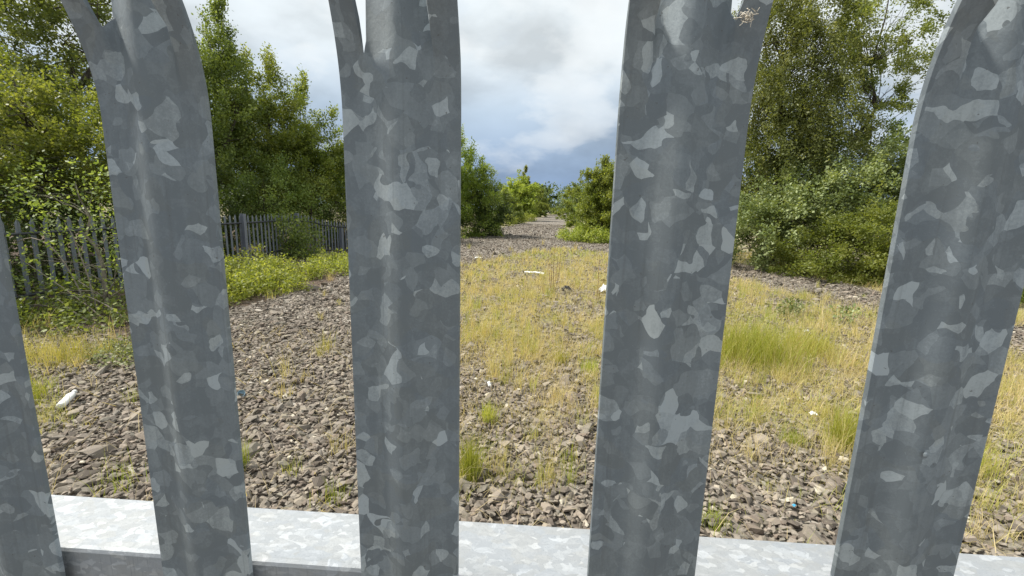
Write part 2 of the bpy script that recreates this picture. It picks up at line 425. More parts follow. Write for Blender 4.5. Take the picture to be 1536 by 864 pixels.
def pale_near(xl, xr, zsplit, kb, gap, seed):
    """one rolled W-section pale, its head torn into a middle point and two points bent out to the viewer (-y side)"""
    w = xr - xl; hw = w / 2; c = 0.57
    us = np.unique(np.concatenate([np.linspace(-1, -c - .06, 12), np.linspace(-c - .06, -c + .06, 7), np.linspace(-c + .06, c - .06, 22),
                                   np.linspace(c - .06, c + .06, 7), np.linspace(c + .06, 1, 12)]).round(5))
    zb, zt = 0.05, EYE + 0.235
    z0 = EYE + 0.040 + seed * 0.002
    zs = EYE + zsplit
    zrow = np.concatenate([np.linspace(zb, z0, 40)[:-1], np.linspace(z0, zs, 10), ])
    ztop = np.linspace(zs, zt, 26)[1:]
    ci = int(np.argmin(np.abs(us + c))); cj = int(np.argmin(np.abs(us - c)))

    def sect(u):
        u = abs(u)
        u = u if u < .66 else .66 + (u - .66) * .4
        # W: middle ridge, two grooves, rims turned to the viewer
        a = np.abs(u)
        return 0.0034 * np.cos(a * math.pi / 0.66) * (1 - 0.25 * a) + 0.0014 * np.clip((a - .72) / .28, 0, 1) ** 1.5 + .0022

    def fw(z):
        d = np.maximum(z - z0, 0)
        d1 = np.minimum(d, 0.07)
        return kb * d1 ** 2 + 2 * kb * 0.07 * np.maximum(d - 0.07, 0)
    verts = []; faces = []

    def put(u, z, torn, side):
        x = u * hw; y = -sect(u)
        f = fw(z)
        bend = 1.0 if torn else float(np.clip((abs(u) - (c - .10)) / .16, 0, 1))
        if not torn:
            bend = bend * bend * (3 - 2 * bend)
        if side == 0 and torn:
            # middle tongue: narrows, small bulge forward right after the tear
            t = max(z - zs, 0)
            sc = 1 - gap * min(t / .03, 1) * .03
            tip = max((z - (zt - .07)) / .07, 0)
            x *= sc * (1 - .96 * tip)
            y = -sect(u) * (1 - .5 * tip) + 0.02 * t
        else:
            y -= f * bend
            x += np.sign(u) * f * (.10 if u * SIDE[0] > 0 else .02) * bend
            if side != 0:
                t = max(z - zs, 0)
                tip = max((z - (zt - .085)) / .085, 0)
                cen = np.sign(u) * (c + 1) / 2 * hw
                outer = abs(u)
                # inner edge curls back while leaving the tear
                edge = (1 - (outer - c) / (1 - c))
                y -= 0.006 * edge * min(t / .03, 1) * (1)
                x += np.sign(u) * edge * min(t / .03, 1) * .0010 * (1 if u * SIDE[0] > 0 else -1)
                x = x + (cen + np.sign(u) * f * .08 - x) * .95 * tip
        verts.append((x, y, z)); return len(verts) - 1
    grid = [[put(u, z, False, 0) for u in us] for z in zrow]
    for a in range(len(zrow) - 1):
        for b in range(len(us) - 1):
            faces.append((grid[a][b], grid[a][b + 1], grid[a + 1][b + 1], grid[a + 1][b]))
    last = grid[-1]
    for lo, hi, side in ((0, ci, -1), (ci, cj, 0), (cj, len(us) - 1, 1)):
        prev = last[lo:hi + 1]
        for z in ztop:
            row = []
            for b in range(lo, hi + 1):
                row.append(put(us[b], z, True, side))
            for b in range(hi - lo):
                faces.append((prev[b], prev[b + 1], row[b + 1], row[b]))
            prev = row
    me = bpy.data.meshes.new('pale'); me.from_pydata(verts, [], faces); me.update()
    for p in me.polygons: p.use_smooth = True
    return me


PALES = [(-.3495, -.2905, .078, 3.2, .8, 0), (-.2195, -.1615, .084, 4.4, .8, 1), (-.0892, -.0288, .074, 3.3, .9, 2),
         (.0508, .1132, .088, 3.0, 1.0, 1), (.1920, .2572, .086, 3.9, .9, 0), (-.4800, -.4210, .080, 3.4, .8, 2), (.3330, .3980, .080, 3.4, .8, 1)]
for k, (a, b, zs, kb, gp, sd) in enumerate(PALES):
    SIDE[0] = -1 if a < 0 else 1      # the point leaning further out: left ones lean left, right ones right
    o = link('pale', pale_near(a, b, zs, kb, gp, sd), NF, M_PALE)
    o.location = ((a + b) / 2, 0, 0)
    md = o.modifiers.new('sheet', 'SOLIDIFY'); md.thickness = 0.0026; md.offset = -1
    bv = o.modifiers.new('rim', 'BEVEL'); bv.width = 0.0005; bv.segments = 2; bv.limit_method = 'ANGLE'; bv.angle_limit = rad(50)
    if k == 1: o['label'] = 'pale whose left point bends clear against the trees'

    if k == 4:
        b_ = bmesh.new(); bmesh.ops.create_icosphere(b_, subdivisions=2, radius=.0011)
        bmesh.ops.scale(b_, vec=(1, .9, 1.5), verts=b_.verts)
        m_ = bpy.data.meshes.new('zinc_drip'); b_.to_mesh(m_); b_.free()
        dr = link('zinc_drip', m_, o, M_PALE); dr.location = (-.003, -.0068, 1.578)
# angle-iron rail carrying the pales (flange facing the sky)
bm = bmesh.new()
prof = [(0.008, 1.4200), (0.008, 1.4668), (0.0088, 1.4690), (0.0110, 1.4700), (0.0560, 1.4700), (0.0568, 1.4695), (0.0572, 1.4685), (0.0572, 1.4655), (0.0145, 1.4640), (0.0135, 1.4630), (0.0135, 1.4200)]
xs = np.linspace(-1.7, 1.5, 81)
rows = [[bm.verts.new((x, y, z)) for y, z in prof] for x in xs]
for a in range(len(rows) - 1):
    for b in range(len(prof)):
        c2 = (b + 1) % len(prof)
        bm.faces.new((rows[a][b], rows[a + 1][b], rows[a + 1][c2], rows[a][c2]))
bm.faces.new(rows[0]); bm.faces.new(rows[-1][::-1])
bmesh.ops.recalc_face_normals(bm, faces=bm.faces)
me = bpy.data.meshes.new('rail'); bm.to_mesh(me); bm.free()
rail = link('rail', me, NF, M_RAIL)
rail['label'] = 'pale sky-lit angle-iron rail behind the pales'

# ------------------------------------------------------------------ tubes and leaves
class Tubes:
    def __init__(s): s.V = []; s.F = []; s.n = 0
    def add(s, P, R, k=5):
        P = np.asarray(P, float); R = np.asarray(R, float)
        T = np.gradient(P, axis=0); T /= np.linalg.norm(T, axis=1)[:, None] + 1e-9
        ref = np.array([0.31, 0.17, 0.93]) if abs(T[0][2]) < .8 else np.array([1, .2, 0.])
        A = np.cross(T, ref); A /= np.linalg.norm(A, axis=1)[:, None] + 1e-9
        B = np.cross(T, A)
        th = np.arange(k) / k * 2 * math.pi
        ring = P[:, None] + R[:, None, None] * (np.cos(th)[None, :, None] * A[:, None] + np.sin(th)[None, :, None] * B[:, None])
        s.V.append(ring.reshape(-1, 3))
        m = len(P); i = s.n + np.arange(m * k).reshape(m, k)
        j = np.roll(i, -1, 1)
        s.F.append(np.stack([i[:-1], j[:-1], j[1:], i[1:]], -1).reshape(-1, 4))
        s.n += m * k
    def mesh(s, name):
        return np_mesh(name, np.concatenate(s.V), np.concatenate(s.F), smooth=True)


def curve(a, b, n, wob, r, sag=0.0):
    a = np.asarray(a, float); b = np.asarray(b, float)
    t = np.linspace(0, 1, n)[:, None]
    P = a + (b - a) * t
    L = np.linalg.norm(b - a)
    w = r.normal(0, wob * L, (n, 3)) * np.sin(t * math.pi)
    P = P + w
    P[:, 2] += sag * L * np.sin(t[:, 0] * math.pi)
    return P


def leaves(C, AX, per, size, r, tw=.35, spread=.07, flat=.5, ratio=.62, clump_tint=None):
    """rhombic leaves on short twigs: C twig bases (n,3), AX unit axes"""
    n = len(C)
    idx = np.repeat(np.arange(n), per); N = len(idx)
    t = r.random(N)
    tl = tw * (0.6 + .8 * r.random(n))[idx]
    P = C[idx] + AX[idx] * (t * tl)[:, None] + r.normal(0, spread, (N, 3))
    D = AX[idx] * .6 + r.normal(0, .7, (N, 3)); D /= np.linalg.norm(D, axis=1)[:, None]
    Nn = r.normal(0, 1, (N, 3)); Nn[:, 2] = np.abs(Nn[:, 2]) + flat
    Nn /= np.linalg.norm(Nn, axis=1)[:, None]
    Sd = np.cross(D, Nn); Sd /= np.linalg.norm(Sd, axis=1)[:, None] + 1e-9
    s = (size * (.6 + .8 * r.random(N)))[:, None]
    V = np.stack([P, P + D * s * .45 + Sd * s * ratio * .5, P + D * s, P + D * s * .45 - Sd * s * ratio * .5], 1)
    ct = (r.random(n) if clump_tint is None else clump_tint)
    tint = np.clip(.62 * ct[idx] + .38 * r.random(N), 0, 1)
    return V, tint


def quads_mesh(name, V, tint):
    n = len(V)
    return np_mesh(name, V.reshape(-1, 3), np.arange(n * 4).reshape(n, 4), {'tint': tint})


def tree(name, label, cat, blobs, nleaf, size, mat, seed, bark=None, per=14, droop=0.0, tw=.35, spread=.07, trunk_r=.10, base=None,
         limbs=6, shell=.5, up=.35, group=None, ratio=.62, flat=.5, stems=1, lump=.35, spikes=0, bough=14, blen=.9):
    """crown = thousands of leaves on twigs spread through lobes; trunk = tapering stem with limbs and twigs; lobes are world (x,y,z,rx,rz[,weight])"""
    r = np.random.default_rng(seed); bark = bark or BARK
    B = np.array([tuple(b) + ((1.0,) if len(b) == 5 else ()) for b in blobs], float)
    if base is None:
        base = (B[:, 0].mean(), B[:, 1].mean())
    bz = float(gh(base[0], base[1]))
    root = empty(name, (base[0], base[1], bz))
    tag(root, label, cat, group)
    O = np.array([base[0], base[1], bz])
    wts = (B[:, 3] ** 2 * B[:, 4]) ** .72 * B[:, 5]; wts /= wts.sum()
    ncl = max(nleaf // per, 3)
    bi = r.choice(len(B), ncl, p=wts)
    dirs = r.normal(0, 1, (ncl, 3)); dirs /= np.linalg.norm(dirs, axis=1)[:, None]
    rr = shell + (1.04 - shell) * r.random(ncl) ** .55
    lob = 1 + lump * (fb(dirs[:, 0] * 2.3 + bi * 7 + 50, dirs[:, 2] * 2.3 + dirs[:, 1] * 1.7 + 50, seed) - .5) * 2
    rr *= lob
    C = np.stack([B[bi, 0] + dirs[:, 0] * rr * B[bi, 3], B[bi, 1] + dirs[:, 1] * rr * B[bi, 3], B[bi, 2] + dirs[:, 2] * rr * B[bi, 4]], 1)
    spt = None
    if bough:
        ns = max(ncl // bough, 2)
        b0_ = r.integers(0, ncl, ns)
        own = r.integers(0, ns, ncl)
        bd = dirs[b0_] * np.array([1, 1, .5]) + np.array([0, 0, up - droop]) + r.normal(0, .35, (ns, 3))
        bd /= np.linalg.norm(bd, axis=1)[:, None]
        RB = B[bi[b0_], 3]
        tt = r.random(ncl) ** .8
        Lb = (RB * blen * (.6 + .8 * r.random(ns)))[own]
        C = C[b0_][own] + bd[own] * ((tt - .45) * Lb)[:, None] + r.normal(0, 1, (ncl, 3)) * (RB[own] * .085 * (1.25 - tt))[:, None]
        C[:, 2] -= (tt * tt * Lb * .25 * (1 + 2 * droop))
        dirs = bd[own]
        spt = r.random(ns)[own] * .7 + r.random(ncl) * .3
    gz = gh(C[:, 0], C[:, 1]) + .03
    C[:, 2] = np.maximum(C[:, 2], gz + .25 * size)
    AX = dirs * np.array([1, 1, .6]) + np.array([0, 0, up - droop]) + r.normal(0, .3, (ncl, 3))
    AX /= np.linalg.norm(AX, axis=1)[:, None]
    if spikes:
        # leading shoots standing proud of the outline
        top = np.argsort(-(C[:, 2] + r.normal(0, .2, ncl)))[:spikes]
        ex = np.repeat(top, 4)
        C = np.concatenate([C, C[ex] + np.stack([r.normal(0, .03, len(ex)), r.normal(0, .03, len(ex)), np.tile([.12, .26, .40, .54], len(top)) * (B[0, 3] * .9 + .15)], 1)])
        AX = np.concatenate([AX, np.tile([[0, 0, 1.]], (len(ex), 1))])
        if spt is not None: spt = np.concatenate([spt, np.full(len(ex), .8)])
    V, tint = leaves(C, AX, per, size, r, tw, spread, flat, ratio, spt)
    V -= O
    cm = quads_mesh('crown', V, tint)
    link('crown', cm, root, mat)
    T = Tubes()
    top = B[np.argmax(B[:, 2])]
    for s in range(stems):
        b0 = np.array([r.normal(0, .12 * (stems > 1)), r.normal(0, .12 * (stems > 1)), -.08])
        tgt = (B[r.integers(len(B))] if s else top)
        e0 = np.array([tgt[0], tgt[1], tgt[2] + tgt[4] * .55]) - O
        P = curve(b0, e0, 9, .03, r)
        T.add(P, np.linspace(trunk_r, trunk_r * .12, 9) / math.sqrt(stems), 7)
        for k in range(len(B)):
            for q in range(limbs):
                ti = min(int(np.clip((B[k, 2] - O[2] - B[k, 4] * .6 * r.random()) / max(e0[2], .2), .1, .85) * 8), 7)
                d = r.normal(0, 1, 3); d /= np.linalg.norm(d)
                e = np.array([B[k, 0] + d[0] * B[k, 3] * .85, B[k, 1] + d[1] * B[k, 3] * .85, B[k, 2] + d[2] * B[k, 4] * .85]) - O
                Q = curve(P[ti], e, 6, .05, r, .05)
                r0 = trunk_r * .33 * (1 - ti / 12)
                T.add(Q, np.linspace(r0, r0 * .15, 6), 4)
                for u in range(2):
                    d = r.normal(0, 1, 3) * np.array([1, 1, .6]) * B[k, 3] * .35
                    Q2 = curve(Q[3], Q[3] + d + np.array([0, 0, .1 * B[k, 4]]), 4, .05, r)
                    T.add(Q2, np.linspace(r0 * .4, r0 * .1, 4), 3)
    link('trunk', T.mesh('trunk'), root, bark)
    return root


# left of the view, beyond the far fence
tree('tall_tree', 'tall dark tree with sky gaps rising behind the top left corner', 'tree',
     [(-14.3, 13.5, 7.9, 1.5, 1.3, 1.3), (-13.0, 13.5, 7.2, 1.3, 1.2, .9), (-12.4, 13.5, 8.6, 1.0, 1.0, .8), (-13.6, 13.5, 5.6, 1.5, 1.2), (-14.3, 13.5, 6.3, 1.4, 1.2), (-12.7, 13.5, 5.7, .9, 1.1, .7), (-11.8, 13.5, 7.4, .8, .9, .5), (-14, 13.8, 4.6, 1.8, 1.2)],
     38000, .085, L_OLIVE, 11, trunk_r=.16, base=(-13.2, 13.5), limbs=4, spikes=8, bough=8, blen=.8)
tree('birch_tree', 'broad yellow-green tree overhanging the left end of the far fence', 'tree',
     [(-9.9, 9, 3.55, 1.05, .95), (-9.0, 9, 3.1, .93, .95), (-10.0, 9, 2.4, 1.3, 1.0), (-8.75, 9, 2.5, .85, .85), (-11.4, 9, 3.1, 1.2, 1.5),
      (-8.3, 9.2, 2.2, .75, .8), (-11.3, 9, 1.6, 1.2, 1.0), (-8.8, 7.2, 2.3, .7, .6), (-8.9, 6.3, 2.7, .9, .8), (-9.2, 7, 3.4, .9, .8), (-8.9, 5.2, 2.5, .8, .8)],
     62000, .062, L_BRIGHT, 12, trunk_r=.12, base=(-9.3, 8.8), limbs=5, tw=.25, spread=.05, spikes=14, shell=.35)
tree('young_tree', 'slender dark green tree with the highest narrow top beside the second pale', 'tree',
     [(-9.30, 14.5, 6.75, .26, .75, 3.2), (-9.4, 14.5, 6.0, .5, .8, 1.8), (-8.95, 14.5, 5.5, .5, .9, 1.6), (-9.65, 14.5, 5.3, .85, 1.1, 1.4), (-9.5, 14.5, 4.0, 1.15, 1.25), (-10.4, 14.5, 3.3, 1.3, 1.5), (-9.2, 14.5, 2.8, 1.0, 1.1), (-10.5, 14.5, 5.2, .5, 1.3, 1.2)],
     46000, .072, L_MID, 13, trunk_r=.09, base=(-9.5, 14.5), limbs=5, spikes=18, droop=-.25, bough=9, blen=.7)
tree('young_tree', 'bright green bushy tree right of the slender dark tree', 'tree',
     [(-8.85, 16, 5.1, .65, 1.1, 1.3), (-8.75, 16, 4.1, 1.1, 1.2), (-8.6, 16, 2.8, 1.3, 1.2), (-9.3, 15.8, 4.3, .6, .9)],
     34000, .075, L_BRIGHT, 14, trunk_r=.09, base=(-8.8, 16), limbs=6, spikes=20, droop=-.2, bough=10)
tree('young_tree', 'loose yellow-green tree sloping down to the middle pale', 'tree',
     [(-8.03, 17, 4.75, .6, 1.0, 1.3), (-7.45, 17, 3.95, .8, 1.1), (-7.9, 17, 2.8, 1.2, 1.2), (-7.3, 17.4, 2.6, .9, 1.2)],
     28000, .078, L_BRIGHT, 15, trunk_r=.09, base=(-7.9, 17.2), limbs=6, spikes=16, droop=-.2)
tree('shrub', 'dark green shrub leaning over the fence left of its near post', 'shrub',
     [(-8.8, 12.6, 1.9, 1.2, .85), (-8.9, 11, 1.3, 1.0, 1.2), (-8.6, 12.4, .8, .9, .8)], 18000, .065, L_DARK, 16, base=(-8.8, 12.2), trunk_r=.05, stems=3, limbs=4)
tree('shrub', 'dark green shrub hanging over the fence right of its near post', 'shrub',
     [(-8.15, 14.4, 2.0, 1.1, .9), (-8.7, 14.6, 1.0, .9, 1.0)], 15000, .065, L_MID, 17, base=(-8.1, 14.4), trunk_r=.05, stems=3, limbs=4)
tree('shrub', 'brownish dark shrub behind the far bend of the fence', 'shrub',
     [(-7.7, 18.8, 2.1, 1.3, 1.1), (-7.2, 19.3, 1.0, 1.2, 1.1)], 15000, .07, L_DARK, 18, base=(-7.5, 19), trunk_r=.05, stems=3, limbs=4)
tree('undergrowth_shrub', 'deep green undergrowth behind the left fence under the birch', 'shrub',
     [(-8.4, 4.6, .7, .8, .9), (-8.4, 6.2, .7, .8, .9), (-8.4, 7.8, .7, .8, .9), (-8.4, 9.4, .7, .8, .9), (-8.6, 3.2, .7, .8, .9), (-9.6, 6, 1.0, 1.0, 1.1), (-9.8, 8, 1.0, 1.0, 1.1)], 42000, .055, L_DARK, 19, base=(-8.4, 7), trunk_r=.03, stems=3, limbs=3)
tree('leafy_tree', 'green tree mostly hidden behind the middle pale', 'tree',
     [(-6.6, 21, 3.6, 1.6, 1.7), (-5.6, 21, 2.5, 1.7, 1.7), (-7.6, 21, 2.3, 1.4, 1.4), (-5.2, 22, 1.4, 1.6, 1.2)], 22000, .09, L_MID, 20, base=(-6, 21), trunk_r=.1)
tree('backing_tree', 'shadowy trees behind the leftmost birch, low at the frame edge', 'tree',
     [(-13.5, 11, 2.6, 1.6, 2.0), (-15.5, 12, 3.4, 1.8, 2.4), (-12, 12.5, 2.6, 1.5, 2.0), (-11.2, 11.5, 1.4, 1.3, 1.3)], 24000, .10, L_DARK, 50, base=(-13, 12), trunk_r=.1)
tree('backing_tree', 'green trees closing the view behind the second pale', 'tree',
     [(-13.4, 18, 3.2, 1.9, 2.6), (-11.5, 19, 2.9, 1.7, 2.4), (-10.2, 21, 2.6, 1.7, 2.2), (-12.3, 17.5, 5.6, 1.2, 1.6), (-8.7, 21, 1.8, 1.4, 1.7), (-13, 20, .9, 1.8, 1.1), (-10.8, 21, .8, 1.8, 1.0), (-9, 23, .8, 1.8, 1.1)], 36000, .11, L_MID, 51, base=(-11.8, 19), trunk_r=.1)
tree('backing_shrub', 'dense dark shrubs filling the foot of the drooping birch', 'shrub',
     [(9.4, 17.2, 2.2, 1.7, 1.8), (11.6, 17.5, 2.6, 1.7, 2.0), (13.8, 17.5, 3.0, 1.7, 2.1), (8.4, 16.6, 1.2, 1.2, 1.2), (10.6, 17.6, 4.2, 1.2, 1.0)], 30000, .10, L_DARK, 52, base=(11, 17.5), trunk_r=.06, stems=3)
# left side of the path, going away
tree('leafy_tree', 'rounded green tree just right of the middle pale, left of the path', 'tree',
     [(-3.6, 27, 3.9, 1.4, 1.5), (-4.7, 27, 2.4, 2.0, 1.9), (-2.45, 27, 2.7, 1.3, 1.6), (-3.2, 26.6, 1.2, 1.8, 1.3), (-2.7, 27, 3.6, .9, 1.2)],
     52000, .095, L_BRIGHT, 21, base=(-3.8, 27), trunk_r=.1, limbs=4, spikes=10, flat=.8)
tree('dark_shrub', 'very dark low shrub at the left edge of the path', 'shrub',
     [(-1.75, 28, 1.8, 1.05, 1.4), (-1.25, 28, 1.1, .95, 1.1), (-2.3, 27.4, .8, 1.1, .9)], 22000, .085, L_DARK, 22, base=(-1.6, 28), trunk_r=.05, stems=3, limbs=4)
tree('round_tree', 'small round lime-green tree behind the dark shrub by the path', 'tree',
     [(.75, 68, 3.9, 2.4, 2.6, 1.3), (1.9, 68, 2.4, 1.7, 2.1), (-.7, 68, 2.6, 1.8, 2.4)], 24000, .22, L_LIME, 23, base=(.6, 68), trunk_r=.1, limbs=4)
tree('pine_tree', 'pointed grey-green tree rising behind the round lime tree', 'tree',
     [(2.1, 84, 6.2, .9, 2.3, 1.5), (2.3, 84, 4.2, 2.0, 2.1), (1.0, 84, 5.2, 1.1, 1.3)], 9000, .26, L_OLIVE, 24, base=(2.0, 84), trunk_r=.12, spikes=8)
tree('pale_shrub', 'pale yellow-green shrub between the rounded tree and the round lime tree', 'shrub',
     [(-1.75, 52, 3.1, 1.1, 1.5), (-1.1, 52, 1.6, 1.5, 1.5)], 9000, .17, L_BRIGHT, 25, base=(-1.4, 52), trunk_r=.08)
tree('round_tree', 'middle-distance soft green bush left of the path bend', 'tree',
     [(4.0, 104, 4.2, 2.6, 3.6), (5.6, 110, 2.6, 2.2, 2.8), (2.4, 100, 3.4, 2.4, 3.4)], 20000, .28, L_BRIGHT, 26, base=(4.2, 108), trunk_r=.08)
tree('dark_tree', 'small dark tree on the skyline left of the path end', 'tree',
     [(8.2, 142, 8.0, 2.4, 2.5), (9.4, 142, 4.8, 3.4, 3.8), (7, 140, 4, 3, 3.8)], 14000, .42, L_DARK, 27, base=(9, 142), trunk_r=.1)
tree('low_shrub', 'lime low shrub on the verge left of the path', 'shrub',
     [(-2.2, 38, .4, .9, .45), (-1.0, 45, .5, 1.2, .5), (.2, 53, .5, 1.3, .5), (1.6, 63, .5, 1.2, .5)], 9000, .13, L_LIME, 28, base=(-1.5, 47), trunk_r=.03, stems=3, limbs=2, bough=0)
tree('sapling', 'thin grey-green sapling standing on the left path verge', 'tree',
     [(.0, 56, 1.9, .5, 1.3), (.05, 56, .9, .7, .8)], 2600, .16, L_SILVER, 29, base=(.0, 56), trunk_r=.04, limbs=3)
tree('far_shrub', 'hazy green bushes where the path bends away', 'shrub',
     [(11.5, 185, 2.6, 3.6, 3.4), (31, 205, 3.0, 4.5, 4.0), (9.0, 160, 2.2, 2.6, 2.8), (26, 240, 3, 5, 5)], 16000, .5, L_MID, 30, base=(18, 185), trunk_r=.05)
# right side of the path
tree('willow_shrub', 'bright green willow shrub at the right edge of the path', 'shrub',
     [(4.75, 25.5, 3.0, .55, 1.3, 1.6), (5.4, 25.5, 1.7, 1.3, 1.4), (4.7, 25.5, 1.2, .8, .95), (6.1, 25.5, 2.0, 1.1, 1.5), (5.5, 25.3, 3.2, .6, .8)],
     38000, .10, L_BRIGHT, 31, base=(4.9, 25.5), trunk_r=.06, stems=3, limbs=3, spikes=14, droop=-.25)
tree('conifer_tree', 'dark upright tree behind the willow shrub beside the fourth pale', 'tree',
     [(7.75, 36, 4.5, .85, 1.35), (8.1, 36, 3.1, 1.4, 1.6), (7.1, 36, 2.6, 1.3, 1.4)], 14000, .13, L_DARK, 32, base=(7.8, 36), trunk_r=.1, spikes=6)
tree('far_shrub', 'soft green bush behind the willow shrub on the right of the path', 'shrub',
     [(6.6, 50, 2.1, 1.7, 1.8), (7.8, 50, 2.6, 1.6, 2.0), (6.9, 46, .9, 1.1, .9)], 12000, .16, L_BRIGHT, 33, base=(7, 50), trunk_r=.08, spikes=8)
tree('far_shrub', 'distant green bush closing the right of the path end', 'shrub',
     [(13.4, 82, 2.6, 2.2, 2.3), (15.5, 78, 3, 2.4, 2.6), (12.6, 78, 1.2, 1.3, 1.2), (9.6, 62, 2.4, 1.7, 2.4)], 9000, .24, L_MID, 34, base=(13, 80), trunk_r=.08)
tree('low_shrub', 'low leafy plants spreading left of the willow shrub foot', 'shrub',
     [(3.7, 24.6, .25, .7, .3), (4.4, 24.0, .3, .8, .35), (3.4, 26.3, .2, .6, .25), (5.2, 23.9, .25, .8, .3)], 9000, .09, L_LIME, 35, base=(3.9, 24.6), trunk_r=.02, stems=2, limbs=2, bough=0)
tree('leafy_tree', 'green tree hidden behind the fourth pale', 'tree',
     [(7.4, 20, 2.4, 1.3, 1.5), (8.2, 20, 1.4, 1.3, 1.3)], 9000, .1, L_MID, 36, base=(7.8, 20), trunk_r=.08)
tree('birch_tree', 'large drooping olive-green birch right of the fourth pale', 'tree',
     [(8.1, 15.5, 7.95, 1.3, 1.3), (9.5, 15.5, 7.4, 1.4, 1.3), (9.3, 15.5, 5.95, 1.6, 1.3), (8.1, 15.5, 5.9, 1.1, 1.3), (8.95, 15.5, 4.5, 1.6, 1.3), (10.5, 15.5, 4.6, 1.2, 1.0, .8), (8.75, 15.5, 3.0, 1.4, 1.1),
      (10.6, 15.5, 5.9, .9, .9, .7), (9.4, 16, 9.2, 1.5, 1.2)],
     105000, .08, L_OLIVE, 37, base=(9.3, 15.6), trunk_r=.17, droop=1.0, tw=.4, spread=.06, limbs=6, ratio=.5, lump=.4, shell=.25, bough=22, blen=1.0)
tree('birch_tree', 'airy birch with open sky gaps between its twigs at upper right', 'tree',
     [(11.1, 16, 8.1, 1.0, .8, .8), (12.3, 16, 7.2, 1.2, .85, .9), (13.2, 16, 7.9, .8, .55, 1.1), (11.9, 16, 5.7, 1.0, .9, .55), (13.0, 16, 4.9, .9, .8, .45), (11.3, 16, 6.8, .8, .7, .55), (13.5, 16, 6.3, .6, .8, .5), (12.3, 16, 9.0, 1.2, .8, .6)],
     21000, .085, L_OLIVE, 38, base=(11.9, 16.1), trunk_r=.10, droop=.35, tw=.3, spread=.05, limbs=9, ratio=.5, lump=.5, shell=.1, bough=26, blen=1.2)
tree('shrub_thicket', 'mounded silvery-green thicket behind the ballast strip at right', 'shrub',
     [(7.75, 14, 1.3, 1.0, .95), (8.85, 14, 1.95, 1.2, .95), (10.0, 14, 2.5, 1.2, .95), (11.2, 14, 3.1, 1.05, .95), (12.3, 14, 3.5, .9, .85), (10.4, 13.8, 1.0, 1.4, 1.0), (12, 13.6, 1.8, 1.3, 1.3)],
     56000, .085, L_SILVER, 39, base=(9.8, 14), trunk_r=.05, stems=4, limbs=3, droop=.2, tw=.4, lump=.35, flat=.9, spikes=10, shell=.35)
tree('bramble_bush', 'dense yellow-green bramble bush in front of the silvery thicket', 'shrub',
     [(8.5, 12.3, .55, .8, .65), (9.0, 11.8, .8, .95, .9), (9.5, 11.6, 1.0, 1.0, 1.0), (10.3, 11.3, 1.05, 1.05, 1.15), (11.4, 10.9, .95, 1.1, 1.2), (12.4, 10.6, .9, 1.1, 1.1), (9.6, 11.0, .4, .8, .45), (10.6, 10.4, .45, .9, .5)],
     60000, .062, L_BRIGHT, 40, base=(10.2, 11.5), trunk_r=.03, stems=4, limbs=3, tw=.25, spread=.05, lump=.3, flat=.9, spikes=12, shell=.4)
tree('bramble_bush', 'dark bush at the far right edge behind the last pale', 'shrub',
     [(10.6, 8.6, .6, .9, .8), (11.6, 8.2, .9, 1.1, 1.0)], 14000, .06, L_MID, 41, base=(11, 8.5), trunk_r=.03, stems=3, limbs=3)
# small growth on the near side of the far fence
tree('bramble_bush', 'lime-green bramble mound at the foot of the far fence', 'shrub',
     [(-5.2, 7.2, .12, .7, .3), (-5.45, 8.2, .15, .75, .34), (-5.6, 9.3, .12, .7, .30), (-4.7, 8.2, .1, .6, .28), (-4.9, 9.6, .1, .5, .25), (-5.9, 8.4, .4, .3, .3, .4), (-5.8, 9.8, .4, .25, .3, .4)],
     24000, .05, L_LIME, 42, base=(-5.3, 8.3), trunk_r=.012, stems=4, limbs=2, tw=.18, spread=.04, flat=1.0, bough=0)
tree('low_plant', 'pale leafy nettle patch at the fence foot near the middle pale', 'plant',
     [(-4.4, 10.6, .1, .6, .2), (-4.8, 11.7, .12, .6, .22), (-4.0, 11.2, .05, .5, .16), (-4.3, 12.9, .1, .6, .2)], 7000, .055, L_LIME, 43, base=(-4.4, 11.3), trunk_r=.01, stems=2, limbs=2, flat=1.3, tw=.1, bough=0)
tree('climbing_plant', 'dark green creeper climbing the fence before its bend', 'plant',
     [(-6.72, 13.1, .75, .28, .4, .8), (-6.6, 13.3, .25, .45, .35), (-6.75, 12.7, 1.0, .2, .3, .6), (-6.7, 14.0, .7, .25, .45, .8)], 3800, .07, L_MID, 44, base=(-6.62, 13.2), trunk_r=.012, stems=3, limbs=2, bough=0)
tree('leafy_sapling', 'leaning sapling with pale trunk before the left fence', 'tree',
     [(-6.1, 6.15, .95, .6, .45, .5), (-6.4, 6.0, .45, .55, .4, .5), (-5.7, 6.3, .5, .45, .4, .6), (-6.25, 6.3, 1.7, .7, .4, 1.0), (-6.0, 6.4, 1.3, .5, .3, .6)],
     2300, .05, L_MID, 45, base=(-5.85, 6.1), bark=BARK_PALE, trunk_r=.038, limbs=4, per=8, flat=1.2, tw=.2, bough=0)
tree('undergrowth_plant', 'leafy undergrowth on dark soil left of the sapling', 'plant',
     [(-6.2, 5.6, .1, .5, .22), (-5.5, 5.5, .08, .4, .16), (-6.5, 5.1, .12, .4, .25), (-5.0, 5.9, .06, .35, .14), (-6.4, 6.3, .2, .5, .3)], 4500, .055, L_MID, 46, base=(-5.9, 5.6), trunk_r=.008, stems=2, limbs=2, flat=1.3, tw=.12, bough=0)
tree('ground_cover_plant', 'pale green mat of leaves on the ballast behind the white bottle', 'plant',
     [(-3.95, 4.45, .03, .35, .07), (-3.55, 4.6, .03, .3, .06), (-4.3, 4.7, .03, .35, .07), (-3.3, 4.3, .03, .2, .05)], 3600, .032, L_SILVER, 47, base=(-3.8, 4.5), trunk_r=.004, stems=1, limbs=1, flat=1.8, tw=.06, spread=.03, bough=0)

